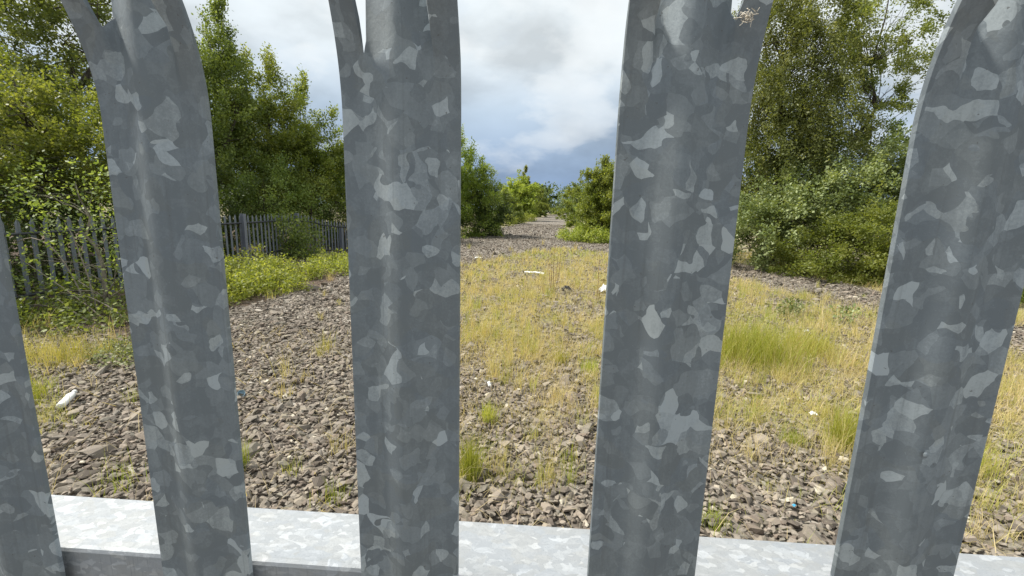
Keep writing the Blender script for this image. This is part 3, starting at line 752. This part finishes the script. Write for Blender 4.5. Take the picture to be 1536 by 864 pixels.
# bare arching stems in the undergrowth
def stem_plant(name, label, cat, base, paths, mat, r0=.008, head=None):
    root = empty(name, (base[0], base[1], float(gh(*base)))); tag(root, label, cat)
    for P in paths:
        T = Tubes(); P = np.array(P, float)
        t = np.linspace(0, len(P) - 1, 14); k = np.minimum(t.astype(int), len(P) - 2); f = (t - k)[:, None]
        Q = P[k] * (1 - f) + P[k + 1] * f
        Q[1:-1] = (Q[:-2] + Q[1:-1] * 2 + Q[2:]) / 4
        T.add(Q, np.linspace(r0, r0 * .4, 14), 5)
        link('stem', T.mesh('stem'), root, mat)
    return root


stem_plant('bare_branch', 'pale leafless stems arching in front of the left fence', 'branch', (-5.9, 5.9),
           [[(0, 0, 0), (-.15, 0, .5), (-.35, 0, .95), (-.7, .05, 1.12), (-1.05, .1, 1.0), (-1.2, .1, .8)],
            [(.1, 0, 0), (-.02, .05, .6), (-.2, .1, 1.15), (-.28, .1, 1.3)],
            [(.25, -.1, .02), (-.2, 0, .3), (-.6, .05, .55), (-1.0, .1, .8)],
            [(0, -.2, 0), (-.25, -.2, .18), (-.6, -.2, .22), (-1.1, -.2, .02)],
            [(.3, -.3, 0), (.1, -.3, .12), (-.1, -.3, .3), (-.15, -.3, .34)],
            [(.7, -.2, 0), (.4, -.1, .16), (0, 0, .3), (-.4, 0, .35)]], TWIG, .011)
stem_plant('dead_weed', 'tall rusty dead dock stems standing in the straw grass', 'plant', (.84, 8.86),
           [[(0, 0, 0), (-.04, 0, .45), (-.07, 0, .95)], [(.03, 0, 0), (0, 0, .5), (.01, 0, 1.0)], [(.05, 0, 0), (.12, 0, .4), (.14, 0, .85)], [(-.02, 0, 0), (-.08, 0, .4), (-.10, .1, .8)], [(.02, 0, 0), (.07, .1, .3), (.09, .1, .7)]], RUST, .007)
stem_plant('tall_weed', 'thin brown weed stem left of the white litter', 'plant', (1.58, 7.9),
           [[(0, 0, 0), (.01, 0, .45), (.0, 0, .9)], [(.02, 0, 0), (.06, 0, .25), (.1, 0, .42)]], RUST, .006)
stem_plant('fallen_stick', 'grey stick lying on the ballast below the lime bramble', 'stick', (-3.95, 6.35),
           [[(-.35, -.1, .03), (0, 0, .05), (.35, .22, .03)]], TWIG, .012)

# ------------------------------------------------------------------ far palisade fence
FFP = [(-6.95, 1.0), (-6.95, 14.2), (-6.42, 17.2)]
FF = empty('palisade_fence', (-6.95, 1.0, 0))
tag(FF, 'low dark grey palisade fence running along the trees at left', 'palisade fence')
bm = bmesh.new()
pw = .034; H = 1.33
cols = [(-pw, .0), (-pw * .55, .012), (0, .004), (pw * .55, .012), (pw, .0)]
fr = [[bm.verts.new((x, -d, z)) for x, d in cols] for z in (0.0, H - .07)]
bk = [[bm.verts.new((x, -d + .004, z)) for x, d in cols] for z in (0.0, H - .07)]
tipf = bm.verts.new((0, -.006, H)); tipb = bm.verts.new((0, -.002, H))
for b in range(4):
    bm.faces.new((fr[0][b], fr[0][b + 1], fr[1][b + 1], fr[1][b])); bm.faces.new((bk[0][b + 1], bk[0][b], bk[1][b], bk[1][b + 1]))
    bm.faces.new((fr[1][b], fr[1][b + 1], tipf)); bm.faces.new((bk[1][b + 1], bk[1][b], tipb))
for e in (0, 4):
    bm.faces.new((fr[0][e], fr[1][e], bk[1][e], bk[0][e])); bm.faces.new((fr[1][e], tipf, tipb, bk[1][e]))
bmesh.ops.recalc_face_normals(bm, faces=bm.faces)
pale_me = bpy.data.meshes.new('pale'); bm.to_mesh(pale_me); bm.free()
rr_ = random.Random(3)


def box_me(name, sx, sy, sz, bev=.004):
    b_ = bmesh.new(); bmesh.ops.create_cube(b_, size=1)
    bmesh.ops.scale(b_, vec=(sx, sy, sz), verts=b_.verts); bmesh.ops.translate(b_, vec=(0, 0, sz / 2), verts=b_.verts)
    bmesh.ops.bevel(b_, geom=b_.edges[:], offset=bev, segments=1, affect='EDGES')
    m_ = bpy.data.meshes.new(name); b_.to_mesh(m_); b_.free(); return m_


def hpost():
    b_ = bmesh.new()
    for sx, sy, oy in ((.11, .009, -.045), (.11, .009, .045), (.008, .081, 0)):
        g = bmesh.ops.create_cube(b_, size=1)['verts']
        bmesh.ops.scale(b_, vec=(sx, sy, H + .05), verts=g); bmesh.ops.translate(b_, vec=(0, oy, (H + .05) / 2 - .02), verts=g)
    m_ = bpy.data.meshes.new('post'); b_.to_mesh(m_); b_.free(); return m_


post_me = hpost()
for s in range(2):
    a = np.array(FFP[s]); b = np.array(FFP[s + 1]); L = np.linalg.norm(b - a); d = (b - a) / L
    ang = math.atan2(d[1], d[0])          # local x along the fence, local -y towards the track
    n = int(L / .185)
    def base_z(x, y): return float(gh(x, y)) - (.12 if s == 0 else   .12 + .02 * min(max((y - 14.2) / 1.5, 0), 1))
    for k in range(n):
        p = a + d * (k + .5) * .185
        if p[1] < 3.4: continue
        o = link('pale', pale_me, FF, FENCE_FAR)
        o.location = (p[0] + 6.95, p[1] - 1.0, base_z(*p) + .10 + rr_.uniform(-.008, .008)); o.rotation_euler = (0, rad(rr_.uniform(-.6, .6)), ang)
    zz = base_z(*((a + b) / 2))
    for hz in (.25, 1.12):
        z1 = base_z(*a) + .10 + hz; z2 = base_z(*b) + .10 + hz
        T = Tubes()
        nrm = np.array([d[1], -d[0]]) * .034
        P = [(a[0] + nrm[0] + 6.95 + (b - a)[0] * q, a[1] + nrm[1] - 1 + (b - a)[1] * q, base_z(*(a + (b - a) * q)) + .1 + hz) for q in np.linspace(0, 1, 9)]
        T.add(P, [.022] * 9, 4)
        link('rail', T.mesh('rail'), FF, RAIL_FAR)
for (x, y) in ((-6.86, 5.55), (-6.86, 8.32), (-6.86, 11.08), (-6.86, 13.85), (-6.5, 16.4)):
    o = link('post', post_me, FF, FENCE_POST)
    o.location = (x + 6.95, y - 1, float(gh(x, y)) - .02 - (.3 if y > 15 else 0)); o.rotation_euler = (0, 0, rad(90))

# ------------------------------------------------------------------ ballast stones
def hull_stone(seed, npt=9):
    r = random.Random(seed)
    b_ = bmesh.new()
    fx, fy, fz = r.uniform(.85, 1.2), r.uniform(.5, .85), r.uniform(.26, .55)
    for _ in range(npt):
        v = Vector((r.gauss(0, 1), r.gauss(0, 1), r.gauss(0, 1))).normalized() * r.uniform(.85, 1.0)
        b_.verts.new((v.x * fx * .5, v.y * fy * .5, v.z * fz * .5))
    res = bmesh.ops.convex_hull(b_, input=b_.verts)
    junk = [e for e in res['geom_interior'] if isinstance(e, bmesh.types.BMVert)]
    bmesh.ops.delete(b_, geom=junk, context='VERTS')
    bmesh.ops.triangulate(b_, faces=b_.faces)
    bmesh.ops.recalc_face_normals(b_, faces=b_.faces)
    V = np.array([v.co[:] for v in b_.verts]); b_.verts.index_update()
    F = np.array([[v.index for v in f.verts] for f in b_.faces]); b_.free()
    return V, F


VAR = [hull_stone(100 + k, 11) for k in range(12)] + [hull_stone(200 + k, 8) for k in range(8)]


def rots(n, r, tilt=.35):
    a = r.uniform(0, 2 * math.pi, n); tx = r.normal(0, tilt, n); ty = r.normal(0, tilt, n)
    ca, sa = np.cos(a), np.sin(a); z0 = np.zeros(n); o1 = np.ones(n)
    Rz = np.stack([np.stack([ca, -sa, z0], -1), np.stack([sa, ca, z0], -1), np.stack([z0, z0, o1], -1)], 1)
    cx, sx = np.cos(tx), np.sin(tx)
    Rx = np.stack([np.stack([o1, z0, z0], -1), np.stack([z0, cx, -sx], -1), np.stack([z0, sx, cx], -1)], 1)
    cy, sy = np.cos(ty), np.sin(ty)
    Ry = np.stack([np.stack([cy, z0, sy], -1), np.stack([z0, o1, z0], -1), np.stack([-sy, z0, cy], -1)], 1)
    return Rz @ Rx @ Ry


def sample(n, x0, x1, y0, y1, dens, r):
    x = r.uniform(x0, x1, n); y = r.uniform(y0, y1, n)
    k = r.random(n) < dens(x, y)
    return x[k], y[k]


def infield(x, y, m=.35):
    return np.abs(x) < (y * 1.28 + m)


def sdens(x, y):
    c = cover(x, y); s = soilf(x, y)
    return np.clip(1 - .5 * c, 0, 1) * np.where(s > 0, .12, 1) * infield(x, y) * (~(inpoly(x, y, BANKL) | inpoly(x, y, BANKR)))


r = np.random.default_rng(5)
PX = []; 
for (y0, y1, hwid, per, size, lod) in ((1.45, 3.3, 4.6, 1500, .048, 0), (3.3, 6.0, 8.0, 1000, .048, 0), (6.0, 9.5, 9.5, 480, .056, 1), (9.5, 15.0, 9.5, 200, .070, 1), (15, 27, 9, 70, .08, 1), (27, 52, 9, 26, .11, 1)):
    x, y = sample(int(per * (y1 - y0) * 2 * hwid), -hwid, hwid, y0, y1, sdens, r)
    sz = size * np.exp(r.normal(-.05, .42, len(x)))
    z = gh(x, y) + r.random(len(x)) ** 1.3 * .034 * (size / .05) + .002
    PX.append(np.stack([x, y, z, sz, np.full(len(x), lod)], 1))
P = np.concatenate(PX)
# some larger flat lumps
big = r.random(len(P)) < .02
P[big, 3] *= 1.6
Rm = rots(len(P), r)
tn = r.random(len(P))
vi = np.where(P[:, 4] == 0, r.integers(0, 12, len(P)), 12 + r.integers(0, 8, len(P)))
# which stones show largest: nearest in view, not behind the close pales
Mi = np.array(camo.matrix_world.inverted())
ph = np.concatenate([P[:, :3], np.ones((len(P), 1))], 1) @ Mi.T
u = 768 + 650 * ph[:, 0] / -ph[:, 2]; v = 432 - 650 * ph[:, 1] / -ph[:, 2]
vis = (ph[:, 2] < 0) & (v < 770 + (u - 72) * .060) & (v > 0) & (u > 0) & (u < 1536)
for (x1, y1, x2, y2) in ((0, 360, 90, 864), (160, 250, 245, 864), (320, 250, 375, 864), (520, 250, 543, 864), (688, 250, 686, 864), (925, 250, 885, 864), (1115, 250, 1042, 864), (1370, 250, 1250, 864), (1575, 250, 1430, 864)):
    pass
edges = lambda a, b, vv: a[0] + (vv - a[1]) * (b[0] - a[0]) / (b[1] - a[1])
for L_, R_ in (((-90, 360), (-40, 864), (0, 360), (90, 864)), ((160, 250), (245, 864), (320, 250), (375, 864)), ((520, 250), (543, 864), (688, 250), (686, 864)),
               ((925, 250), (885, 864), (1115, 250), (1042, 864)), ((1370, 250), (1250, 864), (1575, 250), (1430, 864))) if False else [((q[0], q[1]), (q[2], q[3])) for q in
               ((((-90, 360), (-40, 864), (0, 360), (90, 864))), (((160, 250), (245, 864), (320, 250), (375, 864))), (((520, 250), (543, 864), (688, 250), (686, 864))),
                (((925, 250), (885, 864), (1115, 250), (1042, 864))), (((1370, 250), (1250, 864), (1575, 250), (1430, 864))))]:
    vis &= ~((u > edges(L_[0], L_[1], v)) & (u < edges(R_[0], R_[1], v)))
ztop_rank = P[:, 2] - gh(P[:, 0], P[:, 1])
score = np.where(vis & (ztop_rank > .008), P[:, 3] / -ph[:, 2], 0)
pick = np.argsort(-score)[:300]
stone_me = []
for V_, F_ in VAR[:12]:
    stone_me.append(np_mesh('stone', V_, F_, {'tint': np.zeros(len(F_))}))
for k in pick:
    o = link('stone', stone_me[vi[k] % 12], ground, STONE)
    M3 = Matrix(Rm[k].tolist()).to_4x4()
    o.matrix_world = Matrix.Translation(P[k, :3]) @ M3 @ Matrix.Scale(P[k, 3], 4)
keep = np.ones(len(P), bool); keep[pick] = False
VV = []; FF_ = []; TT = []; nn = 0
for q in range(len(VAR)):
    sel = np.where(keep & (vi == q))[0]
    if not len(sel): continue
    V_, F_ = VAR[q]
    X = np.einsum('nij,vj->nvi', Rm[sel], V_) * P[sel, 3][:, None, None] + P[sel, None, :3]
    VV.append(X.reshape(-1, 3))
    FF_.append((F_[None] + (nn + np.arange(len(sel)) * len(V_))[:, None, None]).reshape(-1, 3))
    TT.append(np.repeat(tn[sel], len(F_))); nn += len(sel) * len(V_)
bal = link('ballast', np_mesh('ballast', np.concatenate(VV), np.concatenate(FF_), {'tint': np.concatenate(TT)}), ground, STONE)
tag(bal, kind='stuff')
print('stones', len(P), 'tris', sum(len(f) for f in FF_))

# ------------------------------------------------------------------ grass
def blades(x, y, h, w, lean, tint, r, z0=None):
    n = len(x)
    z = gh(x, y) if z0 is None else z0
    a = r.uniform(0, 2 * math.pi, n); la = r.uniform(0, 2 * math.pi, n)
    B = np.stack([x, y, z], 1)
    D = np.stack([np.cos(la), np.sin(la), np.zeros(n)], 1) * lean[:, None]
    W_ = np.stack([np.cos(a), np.sin(a), np.zeros(n)], 1) * w[:, None] * .5
    up = np.array([0, 0, 1.])
    hc = np.sqrt(np.maximum(1 - np.minimum(lean, .97) ** 2, .03))
    m = B + D * h[:, None] * .35 + up * (h * .55 * hc ** .5)[:, None]
    t = B + D * h[:, None] + up * (h * hc)[:, None]
    V = np.stack([B - W_, B + W_, m - W_ * .8, m + W_ * .8, t], 1)
    k = np.arange(n)[:, None] * 5
    return V.reshape(-1, 3), np.concatenate([k + 0, k + 1, k + 3, k + 2], 1), np.concatenate([k + 2, k + 3, k + 4], 1), tint


def blade_mesh(name, parts):
    Vs, Q, T3, ti4, ti3 = [], [], [], [], []; n = 0
    for V_, q, t3, ti in parts:
        Vs.append(V_); Q.append(q + n); T3.append(t3 + n); ti4.append(ti); ti3.append(ti); n += len(V_)
    return np_mesh(name, np.concatenate(Vs), [np.concatenate(Q), np.concatenate(T3)], {'tint': np.concatenate(ti4 + ti3)})


def gd(x, y):
    return cover(x, y) * infield(x, y) * np.where(soilf(x, y) > 0, .12, 1)


r = np.random.default_rng(9)
parts = []
# matted short stems
for (y0, y1, hwid, per, w) in ((1.5, 3.5, 5, 2200, .0026), (3.5, 6, 8, 1900, .0032), (6, 10, 9.5, 650, .0050), (10, 16, 10, 230, .009), (16, 30, 11, 90, .018)):
    x, y = sample(int(per * (y1 - y0) * 2 * hwid), -hwid, hwid, y0, y1, gd, r)
    n = len(x)
    g = .5 * fb(x * .5, y * .5, 41) + .5 * fb(x * 1.7, y * 1.7, 43)
    tint = np.clip((g - .43) * 3.2 + .12 * (y > 14) + r.normal(0, .26, n), 0, 1)
    parts.append(blades(x, y, r.uniform(.05, .20, n) * (1 + .25 * (y > 9)), w * r.uniform(.6, 1.4, n), np.clip(r.uniform(.3, 1.0, n), 0, .97), tint, r))
# tufts
for (y0, y1, hwid, per, w, nb) in ((1.5, 3.5, 5, 26, .0026, 34), (3.5, 6, 8, 26, .0033, 28), (6, 10, 9.5, 15, .0052, 20), (10, 16, 10, 6, .009, 14), (16, 32, 12, 1.6, .02, 12)):
    x, y = sample(int(per * (y1 - y0) * 2 * hwid), -hwid, hwid, y0, y1, lambda a, b: np.clip(gd(a, b) * .85 + .035 * infield(a, b), 0, 1), r)
    tt = np.clip(r.normal(.42, .33, len(x)), 0, 1); hh = r.uniform(.08, .40, len(x)) * (.55 + .7 * fb(x * .9, y * .9, 47))
    k = np.repeat(np.arange(len(x)), nb); n = len(k)
    sp_ = .02 + .03 * r.random(n)
    bx = x[k] + r.normal(0, 1, n) * sp_; by = y[k] + r.normal(0, 1, n) * sp_
    parts.append(blades(bx, by, hh[k] * r.uniform(.5, 1.25, n), w * r.uniform(.6, 1.4, n), np.clip(r.normal(.32, .2, n), .02, .9), np.clip(tt[k] + r.normal(0, .15, n), 0, 1), r))
for (y0, y1, hwid, per, w) in ((1.6, 4, 6, 26, .0022), (4, 8, 9, 34, .0032), (8, 15, 10, 14, .006)):
    x, y = sample(int(per * (y1 - y0) * 2 * hwid), -hwid, hwid, y0, y1, lambda a, b: np.clip(gd(a, b) * 1.2, 0, 1), r)
    n = len(x)
    parts.append(blades(x, y, r.uniform(.28, .60, n), w * r.uniform(.7, 1.2, n), np.clip(r.normal(.35, .22, n), .03, .9), np.clip(r.normal(.06, .1, n), 0, 1), r))
gr = link('grass', blade_mesh('grass', parts), None, GRASSM)
tag(gr, 'short straw-coloured and green grass growing through the ballast', 'grass', kind='stuff')

# dry straws strewn over near stones
x, y = sample(3600, -4, 4.5, 1.6, 5.5, lambda a, b: .75 * infield(a, b), r)
n = len(x)
st_ = link('dry_straw', blade_mesh('dry_straw', [blades(x, y, r.uniform(.08, .30, n), r.uniform(.0022, .0042, n), r.uniform(.90, .97, n), r.uniform(0, .12, n), r, gh(x, y) + .042)]), None, GRASSM)
tag(st_, 'pale dry straws lying loose on the stones', 'straw', kind='stuff')


def tuft(label, x, y, nb, h, w, spread, tint, seed, mat=GREENGR, lean=.3):
    r = np.random.default_rng(seed)
    root_z = float(gh(x, y))
    bx = r.normal(0, spread, nb); by = r.normal(0, spread, nb)
    V_, q, t3, ti = blades(bx, by, h * r.uniform(.45, 1.2, nb), w * r.uniform(.6, 1.3, nb), np.clip(r.normal(lean, .17, nb), .02, .95), np.clip(r.normal(tint, .2, nb), 0, 1), r, np.zeros(nb) - .005)
    o = link('grass_tuft', blade_mesh('grass_tuft', [(V_, q, t3, ti)]), None, mat)
    o.location = (x, y, root_z)
    tag(o, label, 'grass tuft')
    return o


tuft('tall green grass tuft with straw base right of the middle pale', -.235, 2.50, 340, .31, .0030, .034, .72, 1)
tuft('yellow-green tuft above the tall one right of the middle pale', -.16, 3.25, 200, .19, .0032, .035, .45, 2)
tuft('wide bright lime grass clump right of the fourth pale', 2.85, 4.9, 1500, .55, .0045, .26, .62, 3, lean=.45)
tuft('dry yellow grass clump trailing right of the lime clump', 3.75, 5.3, 700, .38, .0045, .15, .25, 4, lean=.4)
tuft('dense olive tuft against the left edge of the last pale', 2.50, 2.98, 460, .36, .0032, .05, .5, 5)
tuft('small green tuft right of the second pale at the rail', -1.70, 2.52, 130, .22, .0030, .018, .85, 6)
tuft('green tuft left of the white bottle', -3.95, 3.35, 260, .22, .0035, .07, .7, 7)
tuft('short green tuft among stones below the lime clump', 2.15, 3.0, 110, .15, .0030, .03, .9, 8)
tuft('straw tuft on the ballast right of the last pale', 3.15, 2.75, 360, .32, .0032, .08, .3, 9)
tuft('thin green blades above the rail before the middle pale', -.98, 2.22, 60, .16, .0028, .05, .8, 10)
tuft('broad-bladed green tuft in the middle gap stones', .42, 2.75, 26, .17, .006, .035, .8, 11)
tuft('sparse green tuft at the rail right of the fourth pale', 1.15, 2.15, 120, .14, .0028, .05, .75, 12)
tuft('yellow tuft in the centre of the middle gap', .55, 4.6, 200, .20, .0038, .05, .35, 13)
tuft('bright tuft near the fourth pale in the middle gap', .85, 4.35, 160, .2, .0038, .05, .5, 14)
tuft('wispy tuft on the left stones above the rail', -2.28, 2.28, 46, .24, .0026, .06, .75, 15)
tuft('straw seedheads clump on the left verge beside the soil', -4.6, 4.3, 260, .34, .0035, .14, .15, 16, lean=.35)

# blue-green leafy weeds on the right
for k, (x, y, lab) in enumerate(((4.67, 7.15, 'small blue-green thistle left of its neighbours beyond the lime clump'), (4.95, 7.5, 'small blue-green thistle in the middle of the three by the ballast strip'), (5.5, 6.95, 'small blue-green thistle nearest the last pale'))):
    tree('thistle_plant', lab, 'plant', [(x, y, .12, .09, .13)], 150, .055, L_SILVER, 60 + k, base=(x, y), trunk_r=.006, limbs=2, per=6, tw=.08, spread=.03, group='blue-green weeds in the dry grass', bough=0)

# ------------------------------------------------------------------ litter
def lathe(prof, k=16):
    b_ = bmesh.new()
    R_ = [[b_.verts.new((rr2 * math.cos(a * 2 * math.pi / k), rr2 * math.sin(a * 2 * math.pi / k), z)) for a in range(k)] for rr2, z in prof]
    for a in range(len(R_) - 1):
        for b in range(k):
            b_.faces.new((R_[a][b], R_[a][(b + 1) % k], R_[a + 1][(b + 1) % k], R_[a + 1][b]))
    b_.faces.new(R_[0][::-1]); b_.faces.new(R_[-1])
    m_ = bpy.data.meshes.new('lathe'); b_.to_mesh(m_); b_.free()
    for p_ in m_.polygons: p_.use_smooth = True
    return m_


bt = empty('bottle', (-3.55, 3.19, float(gh(-3.5, 3.2)) + .055)); bt.rotation_euler = (rad(-88), 0, rad(28))
tag(bt, 'dirty white plastic bottle lying on the ballast at left', 'bottle')
bo = link('bottle_body', lathe([(.020, 0), (.029, .004), (.031, .015), (.031, .07), (.029, .10), (.031, .13), (.031, .20), (.026, .225), (.015, .245), (.014, .262)]), bt, WHITE)
bo.scale = (1, .8, 1)
bc = link('bottle_cap', lathe([(.017, .262), (.0175, .264), (.0175, .288), (.015, .291)]), bt, WHITE)
cp = link('cup', lathe([(.020, 0), (.022, .003), (.030, .045), (.031, .048), (.029, .046), (.019, .004)]), None, BLUE)
cp.location = (-2.33, 3.53, float(gh(-2.33, 3.53)) + .045); cp.rotation_euler = (rad(70), rad(20), rad(30))
tag(cp, 'small pale blue plastic cup on stones right of the second pale', 'cup')


def crumple(name, label, cat, loc, sx, sy, h, mat, seed, rz=0, n=12):
    r = np.random.default_rng(seed)
    a, b = np.meshgrid(np.linspace(-.5, .5, n), np.linspace(-.5, .5, n))
    rim = 1 - .25 * vn(a * 5 + seed, b * 5 + 3, seed)
    V_ = np.stack([a * sx * rim, b * sy * rim, h * (fb(a * 5 + 9, b * 5 + 9, seed) * (1.1 - 1.6 * (a * a + b * b)) + .1 * r.random(a.shape))], -1).reshape(-1, 3)
    i = np.arange(n * n).reshape(n, n)
    F_ = np.stack([i[:-1, :-1], i[:-1, 1:], i[1:, 1:], i[1:, :-1]], -1).reshape(-1, 4)
    o = link(name, np_mesh(name, V_, F_), None, mat)
    md = o.modifiers.new('sheet', 'SOLIDIFY'); md.thickness = .003
    o.location = (loc[0], loc[1], float(gh(loc[0], loc[1])) + loc[2]); o.rotation_euler = (0, 0, rz)
    return tag(o, label, cat)


crumple('plastic_sheet', 'crumpled white plastic beside the fourth pale in the grass', 'litter', (1.93, 8.8, .04), .28, .26, .22, WHITE, 3)
crumple('plastic_strip', 'long white strip lying in the grass beyond the dead weed', 'litter', (.58, 11.2, .06), .62, .12, .10, WHITE, 4, rad(-25))
crumple('paper_scrap', 'small white scrap above the yellow-green tuft', 'litter', (-.19, 3.86, .05), .035, .09, .05, WHITE, 5, rad(10))
crumple('plastic_scrap', 'tiny bright blue scrap on the stones left of the last pale', 'litter', (1.68, 2.27, .045), .026, .016, .012, CYAN, 6, rad(20))
crumple('paper_scrap', 'white scrap on the stones between the grass clumps at right', 'litter', (2.57, 3.42, .04), .06, .05, .045, WHITE, 7)
crumple('paper_scrap', 'white scrap in the dry grass near the blue-green thistles', 'litter', (4.35, 6.2, .04), .10, .07, .06, WHITE, 8)
crumple('rubber_scrap', 'crumpled black scrap in the grass right of the dead weed', 'litter', (1.15, 9.0, .02), .22, .16, .16, BLACKP, 9)
crumple('paper_scrap', 'white scrap lying on the ballast left of the dead weed', 'litter', (-1.15, 14.2, .06), .22, .15, .10, WHITE, 10)

# fluff snagged in the tear of one pale
rf = np.random.default_rng(3)
T = Tubes()
for k in range(34):
    a = rf.normal(0, .0012, 3)
    b = a + np.array([rf.normal(-.0015, .0022), rf.normal(-.001, .001), rf.normal(-.0005, .0015)])
    T.add(curve(a, b, 5, .22, rf), [.00022, .0002, .00018, .00014, .0001], 3)
fl = link('fluff_tuft', T.mesh('fluff_tuft'), None, mat_plain('pale_fluff', (.62, .57, .48), .9, .1))
fl.location = (.0995, .2085, EYE + .0855)
tag(fl, 'small tuft of pale fluff snagged in the split of the fourth pale', 'fluff')

# ------------------------------------------------------------------ far woodland on the skyline
r = np.random.default_rng(77)
n = 520
wx = r.uniform(-190, 230, n); wy = r.uniform(125, 180, n)
C = []; 
for k in range(n):
    hh = 4.2 + 5.5 * fb(wx[k] * .035, 3, 5) + r.uniform(-.8, 1.4)
    m = 24
    rr3 = r.uniform(1.8, 3.2)
    d = r.normal(0, 1, (m, 3)); d /= np.linalg.norm(d, axis=1)[:, None]
    C.append(np.array([wx[k], wy[k], hh * .52]) + d * np.array([rr3, rr3, hh * .5]))
C = np.concatenate(C); C[:, 2] = np.maximum(C[:, 2], .3)
AX = np.tile([[0, 0, 1.]], (len(C), 1))
V_, ti = leaves(C, AX, 9, .62, r, .8, .45, .6)
wd = link('far_woodland', quads_mesh('far_woodland', V_, ti), None, L_FAR)
tag(wd, 'distant woodland reading as one low green skyline', 'woodland', kind='stuff')
tot = sum(len(o.data.polygons) for o in S.objects if o.type == 'MESH')
print('faces', tot)
